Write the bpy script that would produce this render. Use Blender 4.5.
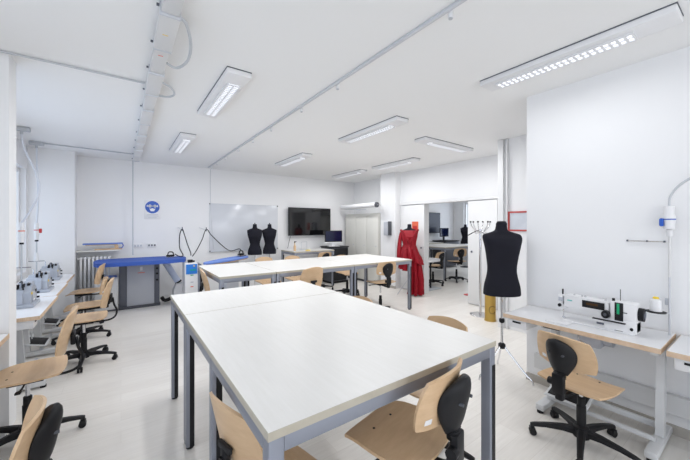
import bpy, bmesh, math, random
from mathutils import Vector, Matrix
random.seed(7)
for o in list(bpy.data.objects): bpy.data.objects.remove(o)
S = bpy.context.scene
COL = S.collection
PI = math.pi
H = 2.84                      # ceiling height

# ------------------------------------------------------------------ camera
cd = bpy.data.cameras.new('camera'); cam = bpy.data.objects.new('camera', cd); COL.objects.link(cam)
cd.sensor_fit = 'HORIZONTAL'; cd.sensor_width = 36; cd.lens = 312 / 690 * 36
cd.shift_y = -5 / 690; cd.clip_start = .05
cam.location = (0, 0, 1.55)
cam.rotation_euler = (PI / 2, 0, -math.atan2(224, 312))
S.camera = cam
# ------------------------------------------------------------------ world, light, exposure
W = bpy.data.worlds.new('world'); S.world = W; W.use_nodes = True
W.node_tree.nodes['Background'].inputs[0].default_value = (.80, .88, 1, 1)
W.node_tree.nodes['Background'].inputs[1].default_value = 1.6
S.view_settings.view_transform = 'Standard'; S.view_settings.look = 'None'
S.view_settings.gamma = 1; S.view_settings.use_curve_mapping = False
S.view_settings.exposure = -1.16

def area(name, loc, rot, sx, sy, e, col):
    l = bpy.data.lights.new(name, 'AREA'); l.shape = 'RECTANGLE'; l.size = sx; l.size_y = sy
    l.energy = e; l.color = col
    o = bpy.data.objects.new(name, l); COL.objects.link(o); o.location = loc; o.rotation_euler = rot
    return o
DAY = (.74, .84, 1)
WINS_L = [(-2.9, -.5), (.2, 2.7), (3.75, 5.3), (5.7, 7.12)]
for i, (a, b) in enumerate(WINS_L):
    area('daylight', (-1.62, (a + b) / 2, 1.65), (0, -PI / 2, 0), 1.6, b - a, [60, 40, 46, 17][i], DAY if i < 2 else (.64, .78, 1))
WINS_B = [(-.9, 1.0), (1.3, 3.1)]  # unseen windows behind the camera; their lamps serve as frontal fill
for a, b in WINS_B:
    area('daylight', ((a + b) / 2, -3.85, 1.65), (PI / 2, 0, 0), b - a, 1.6, 98, (.97, .98, 1))
area('daylight', (11.1, 6.2, 1.5), (0, PI / 2, 0), 1.8, 1.8, 60, DAY)

# ------------------------------------------------------------------ materials
def mat(name, col, rough=.5, metal=0, bump=0, bscale=60, spec=.5, var=0, vscale=6, emit=None, es=0, coat=0):
    m = bpy.data.materials.new(name); m.use_nodes = True
    nt = m.node_tree; b = nt.nodes['Principled BSDF']
    b.inputs['Base Color'].default_value = (*col, 1); b.inputs['Roughness'].default_value = rough
    b.inputs['Metallic'].default_value = metal; b.inputs['Specular IOR Level'].default_value = spec
    if coat: b.inputs['Coat Weight'].default_value = coat
    tc = nt.nodes.new('ShaderNodeTexCoord')
    if var:
        n = nt.nodes.new('ShaderNodeTexNoise'); n.inputs['Scale'].default_value = vscale; n.inputs['Detail'].default_value = 4
        nt.links.new(tc.outputs['Object'], n.inputs['Vector'])
        r = nt.nodes.new('ShaderNodeMix'); r.data_type = 'RGBA'
        r.inputs[6].default_value = (*[c * (1 - var) for c in col], 1); r.inputs[7].default_value = (*[min(1, c * (1 + var)) for c in col], 1)
        nt.links.new(n.outputs['Fac'], r.inputs[0]); nt.links.new(r.outputs[2], b.inputs['Base Color'])
    if bump:
        n = nt.nodes.new('ShaderNodeTexNoise'); n.inputs['Scale'].default_value = bscale
        nt.links.new(tc.outputs['Object'], n.inputs['Vector'])
        bp = nt.nodes.new('ShaderNodeBump'); bp.inputs['Strength'].default_value = bump; bp.inputs['Distance'].default_value = .01
        nt.links.new(n.outputs['Fac'], bp.inputs['Height']); nt.links.new(bp.outputs[0], b.inputs['Normal'])
    if emit:
        b.inputs['Emission Color'].default_value = (*emit, 1); b.inputs['Emission Strength'].default_value = es
    return m

def wood(name, c1, c2, scale=(1.2, 14, 14), rough=.45, rings=7):
    m = bpy.data.materials.new(name); m.use_nodes = True
    nt = m.node_tree; b = nt.nodes['Principled BSDF']; b.inputs['Roughness'].default_value = rough
    tc = nt.nodes.new('ShaderNodeTexCoord'); mp = nt.nodes.new('ShaderNodeMapping'); mp.inputs['Scale'].default_value = scale
    nt.links.new(tc.outputs['Object'], mp.inputs[0])
    n = nt.nodes.new('ShaderNodeTexNoise'); n.inputs['Scale'].default_value = rings; n.inputs['Detail'].default_value = 6; n.inputs['Roughness'].default_value = .6
    nt.links.new(mp.outputs[0], n.inputs['Vector'])
    cr = nt.nodes.new('ShaderNodeValToRGB'); cr.color_ramp.elements[0].position = .3; cr.color_ramp.elements[1].position = .7
    cr.color_ramp.elements[0].color = (*c1, 1); cr.color_ramp.elements[1].color = (*c2, 1)
    nt.links.new(n.outputs['Fac'], cr.inputs[0]); nt.links.new(cr.outputs[0], b.inputs['Base Color'])
    return m

def floor_mat():
    m = bpy.data.materials.new('pale_laminate'); m.use_nodes = True
    nt = m.node_tree; b = nt.nodes['Principled BSDF']; b.inputs['Roughness'].default_value = .36
    tc = nt.nodes.new('ShaderNodeTexCoord')
    br = nt.nodes.new('ShaderNodeTexBrick'); br.inputs['Scale'].default_value = 1
    br.inputs['Brick Width'].default_value = 1.2; br.inputs['Row Height'].default_value = .16
    br.inputs['Mortar Size'].default_value = .0015; br.offset = .37
    br.inputs['Color1'].default_value = (.83, .795, .745, 1); br.inputs['Color2'].default_value = (.89, .86, .81, 1)
    br.inputs['Mortar'].default_value = (.76, .72, .67, 1)
    nt.links.new(tc.outputs['Object'], br.inputs['Vector'])
    mp = nt.nodes.new('ShaderNodeMapping'); mp.inputs['Scale'].default_value = (1.2, 16, 1)
    nt.links.new(tc.outputs['Object'], mp.inputs[0])
    n = nt.nodes.new('ShaderNodeTexNoise'); n.inputs['Scale'].default_value = 3; n.inputs['Detail'].default_value = 6
    nt.links.new(mp.outputs[0], n.inputs['Vector'])
    cr = nt.nodes.new('ShaderNodeValToRGB'); cr.color_ramp.elements[0].color = (.93, .925, .92, 1); cr.color_ramp.elements[1].color = (1, 1, 1, 1)
    cr.color_ramp.elements[0].position = .3; cr.color_ramp.elements[1].position = .65
    nt.links.new(n.outputs['Fac'], cr.inputs[0])
    mx = nt.nodes.new('ShaderNodeMix'); mx.data_type = 'RGBA'; mx.blend_type = 'MULTIPLY'; mx.inputs[0].default_value = 1
    nt.links.new(br.outputs['Color'], mx.inputs[6]); nt.links.new(cr.outputs[0], mx.inputs[7])
    nt.links.new(mx.outputs[2], b.inputs['Base Color'])
    return m

def glass_mat():
    m = bpy.data.materials.new('window_glass'); m.use_nodes = True
    nt = m.node_tree; nt.nodes.clear()
    out = nt.nodes.new('ShaderNodeOutputMaterial'); mx = nt.nodes.new('ShaderNodeMixShader')
    t = nt.nodes.new('ShaderNodeBsdfTransparent'); g = nt.nodes.new('ShaderNodeBsdfGlossy'); g.inputs['Roughness'].default_value = .03
    mx.inputs[0].default_value = .07
    nt.links.new(t.outputs[0], mx.inputs[1]); nt.links.new(g.outputs[0], mx.inputs[2]); nt.links.new(mx.outputs[0], out.inputs[0])
    return m

def emis(name, col, s):
    m = bpy.data.materials.new(name); m.use_nodes = True
    nt = m.node_tree; nt.nodes.clear()
    out = nt.nodes.new('ShaderNodeOutputMaterial'); e = nt.nodes.new('ShaderNodeEmission')
    e.inputs[0].default_value = (*col, 1); e.inputs[1].default_value = s
    nt.links.new(e.outputs[0], out.inputs[0]); return m

WALL = mat('white_wall_paint', (.88, .88, .885), .75, bump=.03, bscale=120, var=.01, vscale=2)
CEIL = mat('white_ceiling_paint', (.90, .90, .895), .85, bump=.03, bscale=90)
FLOOR = floor_mat(); GLASS = glass_mat()
WHITE = mat('white_enamel', (.80, .80, .80), .4)
WPLAS = mat('white_plastic', (.82, .82, .83), .35)
LAMI = wood('white_wood_laminate', (.79, .775, .74), (.83, .815, .785), (14, 1.0, 6), .38, 5)
LAMIX = wood('white_wood_laminate_long', (.79, .775, .74), (.83, .815, .785), (1.0, 14, 6), .38, 5)
EDGE = wood('pale_edge_banding', (.46, .42, .34), (.52, .48, .40), (2, 2, 2), .5)
STEEL = mat('satin_grey_steel', (.28, .30, .355), .38, .4)
STEELL = mat('light_grey_metal', (.62, .64, .68), .38, .3)
BLACK = mat('black_plastic', (.010, .010, .012), .5, spec=.3)
BLACKM = mat('black_metal', (.02, .02, .023), .35, .3)
DARK = mat('dark_grey_panel', (.08, .085, .10), .5)
CHROME = mat('chrome', (.72, .72, .74), .18, 1)
BEECH = wood('beech_plywood', (.60, .40, .23), (.70, .49, .30), (6, 1.2, 6), .38, 4)
PLYEDGE = wood('plywood_edge_band', (.62, .44, .29), (.74, .57, .42), (30, 3, 3), .6)
OAKT = mat('white_worktop_laminate', (.82, .82, .83), .35)
FRAMEW = mat('white_grey_frame_paint', (.68, .69, .70), .4)
FAB = mat('black_jersey_fabric', (.014, .014, .021), .85, bump=.15, bscale=300, spec=.2)
RED = mat('red_satin', (.30, .006, .016), .5, spec=.3, bump=.1, bscale=40, var=.25, vscale=14)
BLUE = mat('blue_ironing_cover', (.035, .10, .42), .7, bump=.1, bscale=80, var=.12)
BLUEL = mat('light_blue_cover', (.16, .27, .66), .7)
BLUEP = mat('blue_panel', (.03, .22, .72), .4)
SIGNB = mat('sign_blue', (.015, .10, .50), .4)
REDP = mat('red_plastic', (.55, .03, .03), .4)
ORANGE = mat('orange_red_print', (.80, .16, .08), .5)
YEL = mat('yellow_thread', (.85, .62, .05), .6)
GREEN = mat('green_indicator', (.01, .42, .18), .3)
TEAL = mat('teal_lettering', (.12, .50, .48), .4)
MACH = mat('overlock_grey_enamel', (.42, .45, .51), .35)
SCREEN = mat('black_gloss_screen', (.006, .006, .007), .06, spec=.6)
SCRB = mat('dark_blue_screen', (.006, .010, .035), .08, emit=(.02, .05, .25), es=.05)
GREYP = mat('grey_cabinet_panel', (.50, .52, .57), .45)
GREYD = mat('dark_steel_column', (.11, .12, .15), .4)
CREAM = mat('cream_lacquer', (.74, .73, .68), .4)
GOLD = mat('gold_embossed', (.55, .36, .09), .38, .7, bump=.2, bscale=50)
PIPE = mat('grey_conduit', (.55, .57, .60), .5)
CABLEW = mat('white_cable', (.70, .72, .78), .45)
TRUNK = mat('white_trunking', (.72, .72, .72), .4)
WBOARD = mat('whiteboard_surface', (.68, .70, .74), .18)
PAPER = mat('print_paper', (.62, .65, .70), .25, var=.2, vscale=5)
REDF = mat('red_frame', (.50, .07, .06), .45)
PLINTH = mat('taupe_skirting', (.46, .43, .39), .5)
LITW = emis('lit_led_cell', (.86, .90, 1), 4.5)
TANP = mat('tan_motor_housing', (.40, .34, .20), .5)

# ------------------------------------------------------------------ helpers
class MB:
    def __init__(s): s.bm = bmesh.new(); s.m = []; s.cur = 0
    def use(s, m):
        if m not in s.m: s.m.append(m)
        s.cur = s.m.index(m); return s
    def _fin(s, f0):
        s.bm.faces.ensure_lookup_table()
        for f in s.bm.faces[f0:]: f.material_index = s.cur
    def box(s, c, d, bev=0, rot=None, seg=2):
        t = bmesh.new(); bmesh.ops.create_cube(t, size=1)
        for v in t.verts: v.co = Vector((v.co.x * d[0], v.co.y * d[1], v.co.z * d[2]))
        if bev: bmesh.ops.bevel(t, geom=t.edges[:], offset=bev, segments=seg, affect='EDGES', profile=.5)
        if rot: bmesh.ops.transform(t, matrix=rot.to_4x4() if len(rot) == 3 else rot, verts=t.verts[:])
        for v in t.verts: v.co += Vector(c)
        return s.merge(t)
    def b2(s, lo, hi, bev=0):
        return s.box([(a + b) / 2 for a, b in zip(lo, hi)], [abs(b - a) for a, b in zip(lo, hi)], bev)
    def merge(s, t):
        mp = {}; f0 = len(s.bm.faces)
        for v in t.verts: mp[v] = s.bm.verts.new(v.co)
        for f in t.faces:
            try: s.bm.faces.new([mp[v] for v in f.verts])
            except ValueError: pass
        t.free(); s._fin(f0); return s
    def rings(s, rs, closed=True, cap=True):
        f0 = len(s.bm.faces); R = [[s.bm.verts.new(p) for p in r] for r in rs]; n = len(R[0])
        for a, b in zip(R, R[1:]):
            for i in range(n if closed else n - 1):
                j = (i + 1) % n
                s.bm.faces.new((a[i], a[j], b[j], b[i]))
        if cap: s.bm.faces.new(R[0][::-1]); s.bm.faces.new(R[-1])
        s._fin(f0); return s
    def tube(s, pts, r, n=10, smooth=0):
        pts = [Vector(p) for p in pts]
        if smooth: pts = spline(pts, smooth)
        rr = r if isinstance(r, (list, tuple)) else None
        up = Vector((0, 0, 1)); rings = []; prev = None
        for i, p in enumerate(pts):
            d = (pts[min(i + 1, len(pts) - 1)] - pts[max(i - 1, 0)]).normalized()
            if prev is None:
                u = Vector((1, 0, 0)) if abs(d.z) > .9 else up
                x = d.cross(u).normalized()
            else:
                x = (prev - d * prev.dot(d)).normalized()
            prev = x; y = d.cross(x)
            k = rr[i] if rr and len(rr) == len(pts) else (rr[0] + (rr[-1] - rr[0]) * i / (len(pts) - 1) if rr else r)
            rings.append([p + (x * math.cos(2 * PI * j / n) + y * math.sin(2 * PI * j / n)) * k for j in range(n)])
        return s.rings(rings)
    def lathe(s, prof, c=(0, 0, 0), n=24, sx=1, sy=1):
        return s.rings([[Vector((c[0] + r * sx * math.cos(2 * PI * i / n), c[1] + r * sy * math.sin(2 * PI * i / n), c[2] + z)) for i in range(n)] for r, z in prof])
    def cyl(s, a, b, r, n=16): return s.tube([a, b], r, n)
    def bar(s, a, b, w, t, bev=0, w2=None, t2=None):
        a, b = Vector(a), Vector(b); d = (b - a).normalized()
        x = d.cross(Vector((0, 0, 1)))
        x = Vector((0, 1, 0)) if x.length < .01 else x.normalized()
        y = x.cross(d); rs = []
        for p, W_, T_ in ((a, w, t), (b, w2 or w, t2 or t)):
            rs.append([p + x * (W_ / 2) * i + y * (T_ / 2) * j for i, j in ((-1, -1), (1, -1), (1, 1), (-1, 1))])
        return s.rings(rs)
    def prism(s, pts, axis, a, b):
        def mk(p, t):
            return Vector((t, p[0], p[1])) if axis == 0 else Vector((p[0], t, p[1])) if axis == 1 else Vector((p[0], p[1], t))
        return s.rings([[mk(p, a) for p in pts], [mk(p, b) for p in pts]])
    def plate(s, fn, th, n=14, k=.55):
        # rounded rectangular sheet: fn(a,b) gives (point, normal) for a,b in -1..1
        top, bot = {}, {}; f0 = len(s.bm.faces)
        for i in range(n + 1):
            for j in range(n + 1):
                a, b = -1 + 2 * i / n, -1 + 2 * j / n
                ca, cb = a * math.sqrt(1 - b * b / 2), b * math.sqrt(1 - a * a / 2)
                a2, b2 = a * (1 - k) + ca * k, b * (1 - k) + cb * k
                p, nn = fn(a2, b2)
                top[i, j] = s.bm.verts.new(Vector(p) + Vector(nn) * th / 2); bot[i, j] = s.bm.verts.new(Vector(p) - Vector(nn) * th / 2)
        for i in range(n):
            for j in range(n):
                s.bm.faces.new((top[i, j], top[i + 1, j], top[i + 1, j + 1], top[i, j + 1]))
                s.bm.faces.new((bot[i, j], bot[i, j + 1], bot[i + 1, j + 1], bot[i + 1, j]))
        per = [(i, 0) for i in range(n)] + [(n, j) for j in range(n)] + [(i, n) for i in range(n, 0, -1)] + [(0, j) for j in range(n, 0, -1)]
        for q in range(len(per)):
            A, B = per[q], per[(q + 1) % len(per)]
            s.bm.faces.new((top[A], bot[A], bot[B], top[B]))
        s._fin(f0); return s
    def build(s, name, parent=None, smooth=True, loc=None):
        bmesh.ops.recalc_face_normals(s.bm, faces=s.bm.faces[:])
        me = bpy.data.meshes.new(name); s.bm.to_mesh(me); s.bm.free()
        for m in s.m: me.materials.append(m)
        if smooth:
            me.polygons.foreach_set('use_smooth', [True] * len(me.polygons))
            me.set_sharp_from_angle(angle=math.radians(38))
        o = bpy.data.objects.new(name, me); COL.objects.link(o)
        if parent: o.parent = parent
        if loc: o.location = loc
        return o

def spline(P, k):
    out = []
    for i in range(len(P) - 1):
        p0, p1, p2, p3 = P[max(i - 1, 0)], P[i], P[i + 1], P[min(i + 2, len(P) - 1)]
        for j in range(k):
            t = j / k
            out.append(.5 * ((2 * p1) + (p2 - p0) * t + (2 * p0 - 5 * p1 + 4 * p2 - p3) * t * t + (3 * p1 - p0 - 3 * p2 + p3) * t ** 3))
    out.append(P[-1]); return out

def M(m): return MB().use(m)
def thing(name, label, cat, loc=(0, 0, 0), rz=0, group=None):
    o = bpy.data.objects.new(name, None); COL.objects.link(o); o.empty_display_size = .1
    o.location = loc; o.rotation_euler = (0, 0, rz); o['label'] = label; o['category'] = cat
    if group: o['group'] = group
    return o
def tag(o, label, cat, group=None):
    o['label'] = label; o['category'] = cat
    if group: o['group'] = group
    return o
def struct(o, label=None):
    o['kind'] = 'structure'
    if label: o['label'] = label
    return o
def copy_tree(o, parent=None):
    c = o.copy(); COL.objects.link(c)
    if parent: c.parent = parent
    for ch in list(o.children): copy_tree(ch, c)
    return c
def dup(o, loc, rz, label):
    c = copy_tree(o); c.location = loc; c.rotation_euler = (0, 0, rz); c['label'] = label; return c

# ------------------------------------------------------------------ the room
struct(M(FLOOR).b2((-1.4, -3.7, -.1), (11, 7.8, 0)).build('floor', smooth=False), 'pale wood laminate floor')
struct(M(CEIL).b2((-1.4, -3.7, H), (11, 7.8, H + .1)).build('ceiling', smooth=False), 'white flat ceiling')

def holed(axis, p0, p1, a0, a1, holes, z0, z1):
    """wall slab between p0..p1 across its thickness, running a0..a1, holes [(a,b)] open from z0 to z1"""
    mb = M(WALL)
    def bx(s, e, lo, hi):
        if e - s < 1e-4: return
        if axis == 1: mb.b2((p0, s, lo), (p1, e, hi))
        else: mb.b2((s, p0, lo), (e, p1, hi))
    cur = a0
    for s, e in sorted(holes):
        bx(cur, s, 0, H); bx(s, e, 0, z0) if z0 > 0 else None; bx(s, e, z1, H); cur = e
    bx(cur, a1, 0, H); return mb

struct(holed(1, -1.4, -1.25, -3.7, 7.6, WINS_L, .8, 2.46).build('wall_left', smooth=False))
struct(holed(0, -3.7, -3.55, -1.25, 3.45, WINS_B, .8, 2.46).build('wall_front', smooth=False))
struct(M(WALL).b2((-1.4, 7.6, 0), (11, 7.75, H)).build('wall_back', smooth=False))
struct(M(WALL).b2((-1.25, 7.2, 0), (-.66, 7.6, H)).build('wall_pier', smooth=False))
struct(M(WALL).b2((-1.25, 3.36, 0), (-.68, 3.56, H)).build('wall_pillar', smooth=False))
struct(M(WALL).b2((3.33, -3.55, 0), (4.70, 1.49, H)).build('wall_right', smooth=False))
struct(M(WALL).b2((4.70, -.5, 0), (4.85, 2.50, H)).build('wall_alcove', smooth=False))
struct(M(WALL).b2((4.85, 2.38, 0), (11, 2.50, H)).build('wall_side', smooth=False))
mb = M(WALL)
mb.b2((5.60, 2.50, 0), (5.72, 3.56, H)); mb.b2((5.60, 3.56, 2.03), (5.72, 4.72, H)); mb.b2((5.60, 4.72, 0), (5.72, 5.45, H))
struct(mb.build('wall_partition', smooth=False))
struct(M(WALL).b2((5.42, 5.45, 0), (5.90, 5.98, H)).build('wall_column', smooth=False))
struct(M(WALL).b2((5.80, 5.98, 0), (5.90, 7.6, H)).build('wall_niche', smooth=False))
struct(holed(1, 10.8, 10.95, 2.5, 7.6, [(5.2, 7.15)], .6, 2.4).build('wall_far', smooth=False))
# skirting
struct(M(PLINTH).b2((3.315, -3.5, 0), (3.33, 1.49, .07)).build('baseboard_right', smooth=False))
struct(M(WHITE).b2((-.66, 7.588, 0), (5.8, 7.6, .07)).build('baseboard_back', smooth=False))
struct(M(PLINTH).b2((5.408, 5.44, 0), (5.42, 5.98, .06)).build('baseboard_column', smooth=False))
struct(M(TRUNK).b2((3.28, -3.5, .16), (3.33, 1.40, .30), .004).build('trim_1', smooth=False), 'white trunking low along the right wall')
struct(M(WHITE).b2((4.655, 2.42, 0), (4.70, 2.50, H - .003)).b2((4.66, 2.36, 0), (4.70, 2.375, H - .003)).build('trim_2', smooth=False))
# windows
def window(n, axis, p, a0, a1, z0, z1, pout):
    t = bpy.data.objects.new('window_%d' % n, None); COL.objects.link(t); struct(t)
    fr, gl = M(WHITE), M(GLASS)
    def q(mb, s, e, lo, hi, d=.03, b=.006):
        if axis == 1: mb.b2((p - d, s, lo), (p + d, e, hi), b)
        else: mb.b2((s, p - d, lo), (e, p + d, hi), b)
    w = .06; mid = (a0 + a1) / 2
    q(fr, a0, a0 + w, z0, z1); q(fr, a1 - w, a1, z0, z1); q(fr, mid - w / 2, mid + w / 2, z0 + w, z1 - w)
    q(fr, a0 + w, a1 - w, z0, z0 + w); q(fr, a0 + w, a1 - w, z1 - w, z1)
    q(gl, a0 + w, mid - w / 2, z0 + w, z1 - w, .003, 0); q(gl, mid + w / 2, a1 - w, z0 + w, z1 - w, .003, 0)
    fr.build('window_frame', t, smooth=False); gl.build('pane', t, smooth=False)
n = 1
for a, b in WINS_L: window(n, 1, -1.35, a, b, .8, 2.46, -1); n += 1
for a, b in WINS_B: window(n, 0, -3.64, a, b, .8, 2.46, -1); n += 1
window(n, 1, 10.9, 5.2, 7.15, .6, 2.4, 1)
# sliding doors of the partition (leaves hang in front of it) and their rail
def leaf(n, y0, y1, hy):
    t = bpy.data.objects.new('door_%d' % n, None); COL.objects.link(t); struct(t, 'white sliding door leaf')
    M(WHITE).b2((5.555, y0, .012), (5.595, y1, 2.02), .004).build('door_panel', t)
    M(STEELL).cyl((5.556, hy, 1.03), (5.548, hy, 1.03), .028).use(DARK).cyl((5.5485, hy, 1.03), (5.547, hy, 1.03), .018).build('door_handle', t)
leaf(1, 4.68, 5.40, 4.76); leaf(2, 3.0, 3.585, 3.50)
struct(M(WHITE).b2((5.53, 2.9, 2.03), (5.60, 5.40, 2.055), .003).b2((5.53, 2.9, 2.055), (5.545, 5.40, 2.10), .002).build('trim_3', smooth=False), 'grey sliding door rail')
struct(M(WHITE).b2((5.598, 4.69, 0), (5.735, 4.72, 2.03)).b2((5.598, 3.56, 0), (5.735, 3.60, 2.03)).build('trim_4', smooth=False), 'white door jambs')

# ------------------------------------------------------------------ ceiling lights
def ceiling_light(label, cx, cy, rz=0, power=25):
    """1.26 m long fitting, long axis local y, lit strip nearer the far end"""
    t = thing('ceiling_light', label, 'ceiling light', (cx, cy, H), rz, 'surface mounted ceiling lights')
    if not hasattr(ceiling_light, 'p'):
        a = M(WPLAS); a.box((0, 0, -.0275), (.20, 1.22, .045), .007); a.use(GREYD).box((0, 0, -.0026), (.204, 1.224, .005))
        A = a.build('housing', t)
        L = M(LITW); L.b2((-.035, -.40, -.0575), (.055, .49, -.0505)); Lo = L.build('led_panel', t, smooth=False)
        g = M(WPLAS)
        g.b2((-.050, -.41, -.066), (-.035, .50, -.0505)); g.b2((.055, -.41, -.066), (.070, .50, -.0505)); g.b2((.004, -.40, -.066), (.016, .49, -.0575))
        for k in range(23):
            y = -.405 + .90 * k / 22; g.b2((-.035, y - .008, -.066), (.055, y + .008, -.0575))
        g.build('louver', t, smooth=False)
        ceiling_light.p = t
    else:
        for ch in ceiling_light.p.children: copy_tree(ch, t)
    l = bpy.data.lights.new('lamp_light', 'AREA'); l.shape = 'RECTANGLE'; l.size = .09; l.size_y = .88; l.energy = power; l.color = (.97, .98, 1)
    lo = bpy.data.objects.new('lamp_light', l); COL.objects.link(lo); lo.parent = t; lo.location = (.01, .045, -.07)
    return t
ceiling_light('long white ceiling light nearest the camera, over the sewing machine on the right', 2.71, .955, 0, 9.5)
ceiling_light('white ceiling light above the big cutting table, near the cable trunking on the left', .80, 3.22, 0, 24)
ceiling_light('small looking ceiling light far left, above the blue ironing table', .77, 5.46, 0, 34)
ceiling_light('white ceiling light farther back, over the middle of the long white table', 2.72, 5.56, 0, 22)
ceiling_light('white ceiling light above the room centre, right of the spotlight track', 2.74, 3.24)
ceiling_light('ceiling light turned sideways, above the black tailor bust on the right', 4.20, 3.10, -PI / 2, 34)
ceiling_light('thin looking ceiling light in front of the square column on the right', 4.63, 4.68, 0, 20)
ceiling_light('farthest ceiling light, over the corner with the monitor', 4.60, 6.26, 0, 19)
for x, y, lb in ((7.3, 4.6, 'added ceiling light of the next room, nearer the doorway'), (9.2, 6.0, 'added ceiling light of the next room, nearer its far window')):  # unseen fittings added to brighten the next room
    t = thing('ceiling_light', lb, 'ceiling light', (x, y, H))
    M(WPLAS).box((0, 0, -.025), (.21, 1.26, .05), .008).build('housing', t)
    l = bpy.data.lights.new('lamp_light', 'AREA'); l.shape = 'RECTANGLE'; l.size = .12; l.size_y = 1.1; l.energy = 26
    lo = bpy.data.objects.new('lamp_light', l); COL.objects.link(lo); lo.parent = t; lo.location = (0, 0, -.06)

# ------------------------------------------------------------------ ceiling trunking, track, conduits
t = thing('cable_trunking', 'white segmented cable trunking box running along the ceiling on the left', 'cable trunking', (.235, 0, H))
mb = M(TRUNK)
js = [-.6, .35, 1.25, 2.08, 2.52, 2.95, 3.45, 3.95, 4.5, 5.1, 5.6, 6.15, 6.7, 7.2]
for i, (a, b) in enumerate(zip(js, js[1:])):
    w = .054 if i % 2 else .047; mb.b2((-w, a + .008, -.062 - .01 * (i % 2)), (w, b - .008, -.002), .004)
mb.build('trunking_body', t)
for y in js:
    M(STEELL).b2((-.056, y - .007, -.076), (.056, y + .007, -.001), .002).use(GREYD).b2((-.070, y - .006, -.03), (-.056, y + .006, -.018)).build('clamp', t)
for q in (2.3, 2.6):
    M(ORANGE if q > 2.5 else YEL).b2((-.02, q - .004, -.0725), (.012, q + .004, -.071)).build('sticker', t)
mb = M(PIPE); mb.tube([(.04, 2.08, -.05), (.09, 2.12, -.06), (.145, 2.3, -.075), (.165, 2.50, -.08), (.15, 2.66, -.07), (.11, 2.76, -.06), (.05, 2.74, -.05)], .010, 8, 5)
mb.tube([(.04, 3.12, -.05), (.13, 3.18, -.06), (.17, 3.30, -.07), (.13, 3.43, -.06), (.05, 3.47, -.05)], .009, 8, 5)
mb.build('conduit_loop', t)
M(PIPE).cyl((-.05, 7.25, -.05), (-.05, 7.25, -1.87), .011, 8).build('down_pipe', t)
tag(M(PIPE).cyl((-1.24, 3.34, H - .012), (.175, 3.34, H - .012), .008, 8).build('ceiling_conduit'), 'thin grey conduit crossing the ceiling just before the white pillar', 'conduit')
tag(M(PIPE).cyl((-1.0, 6.72, H - .012), (.17, 6.80, H - .012), .009, 8).build('ceiling_conduit'), 'thin grey conduit on the ceiling from the rear power drop to the trunking', 'conduit')
t = thing('ceiling_track', 'long thin grey track running across the ceiling with small adaptors', 'ceiling track', (1.575, 0, H))
M(STEELL).b2((-.012, -.5, -.024), (.012, 7.40, -.001), .003).build('track', t)
for y in (1.15, 2.35, 3.05, 3.9, 4.6, 5.3, 6.1, 6.75, 7.25):
    M(WPLAS).cyl((.03, y, -.001), (.03, y, -.05), .016, 10).use(PIPE).cyl((.03, y, -.05), (.03, y, -.056), .012, 10).build('adaptor', t)
tag(M(PIPE).tube([(1.60, 7.3, H - .06), (1.605, 7.35, 2.4), (1.63, 7.42, 1.9), (1.66, 7.45, 1.5), (1.70, 7.47, 1.0)], .006, 6, 6).build('hanging_cord'),
    'thin grey cord hanging from the track end down past the whiteboard', 'cord')

# ------------------------------------------------------------------ cutting tables
def cutting_table(name, label, x0, x1, y0, y1, h=.92, grain=LAMI, mids=False, group=None):
    cx, cy = (x0 + x1) / 2, (y0 + y1) / 2; hx, hy = (x1 - x0) / 2, (y1 - y0) / 2
    t = thing(name, label, 'table', (cx, cy, 0), 0, group)
    M(grain).box((0, 0, h - .0135), (2 * hx - .004, 2 * hy - .004, .027)).build('table_top', t, smooth=False)
    e = M(EDGE); th = .0275
    e.b2((-hx, -hy, h - th), (hx, -hy + .003, h - .0005)); e.b2((-hx, hy - .003, h - th), (hx, hy, h - .0005))
    e.b2((-hx, -hy + .003, h - th), (-hx + .003, hy - .003, h - .0005)); e.b2((hx - .003, -hy + .003, h - th), (hx, hy - .003, h - .0005))
    e.build('edge_band', t, smooth=False)
    f = M(STEEL); ins = .004; L = .052
    for sy in (-1, 1): f.b2((-hx + L + ins, sy * (hy - ins - .03), h - th - .052), (hx - L - ins, sy * (hy - ins), h - th - .0005), .002)
    for sx in (-1, 1): f.b2((sx * (hx - ins - .03), -hy + L + ins, h - th - .052), (sx * (hx - ins), hy - L - ins, h - th - .0005), .002)
    f.build('frame', t)
    pos = [(sx, sy * (hy - ins - L / 2)) for sx in (-1, 1) for sy in (-1, 1)] + ([(-1, 0)] if mids else [])
    for sx, y in pos:
        x = sx * (hx - ins - L / 2)
        lg = M(STEEL).b2((x - L / 2, y - L / 2, .015), (x + L / 2, y + L / 2, h - th - .0008), .003).build('leg', t)
        m = M(BLACK); top = h * .86
        m.b2((x - .004, y - L / 2 - .002, .016), (x + L / 2 - .001, y - L / 2 - .0001, top))  # thin black strip over part of the leg's front face
        m.build('black_strip', lg)
        M(BLACK).cyl((x, y, 0), (x, y, .0149), .024, 12).build('foot', lg)
    return t
cutting_table('cutting_table', 'large off-white cutting table nearest the camera, with grey steel legs', .36, 1.66, .90, 2.43, mids=True)
cutting_table('cutting_table', 'white table butted behind the nearest cutting table, narrow strip before the seam', .36, 1.66, 2.434, 3.19)
cutting_table('long_table', 'white table at the left end of the far row, beside the steam boiler', .965, 1.695, 3.94, 5.26, grain=LAMIX, group=None)
cutting_table('long_table', 'middle white table of the far row, behind the rounded beech backrest', 1.70, 3.015, 3.94, 5.26)
cutting_table('long_table', 'right end white table of the far row, nearest the red dress', 3.02, 4.34, 3.94, 5.26)
cutting_table('side_table', 'white table against the back wall under the wall television', 3.30, 4.42, 6.62, 7.38, group=None)

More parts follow.
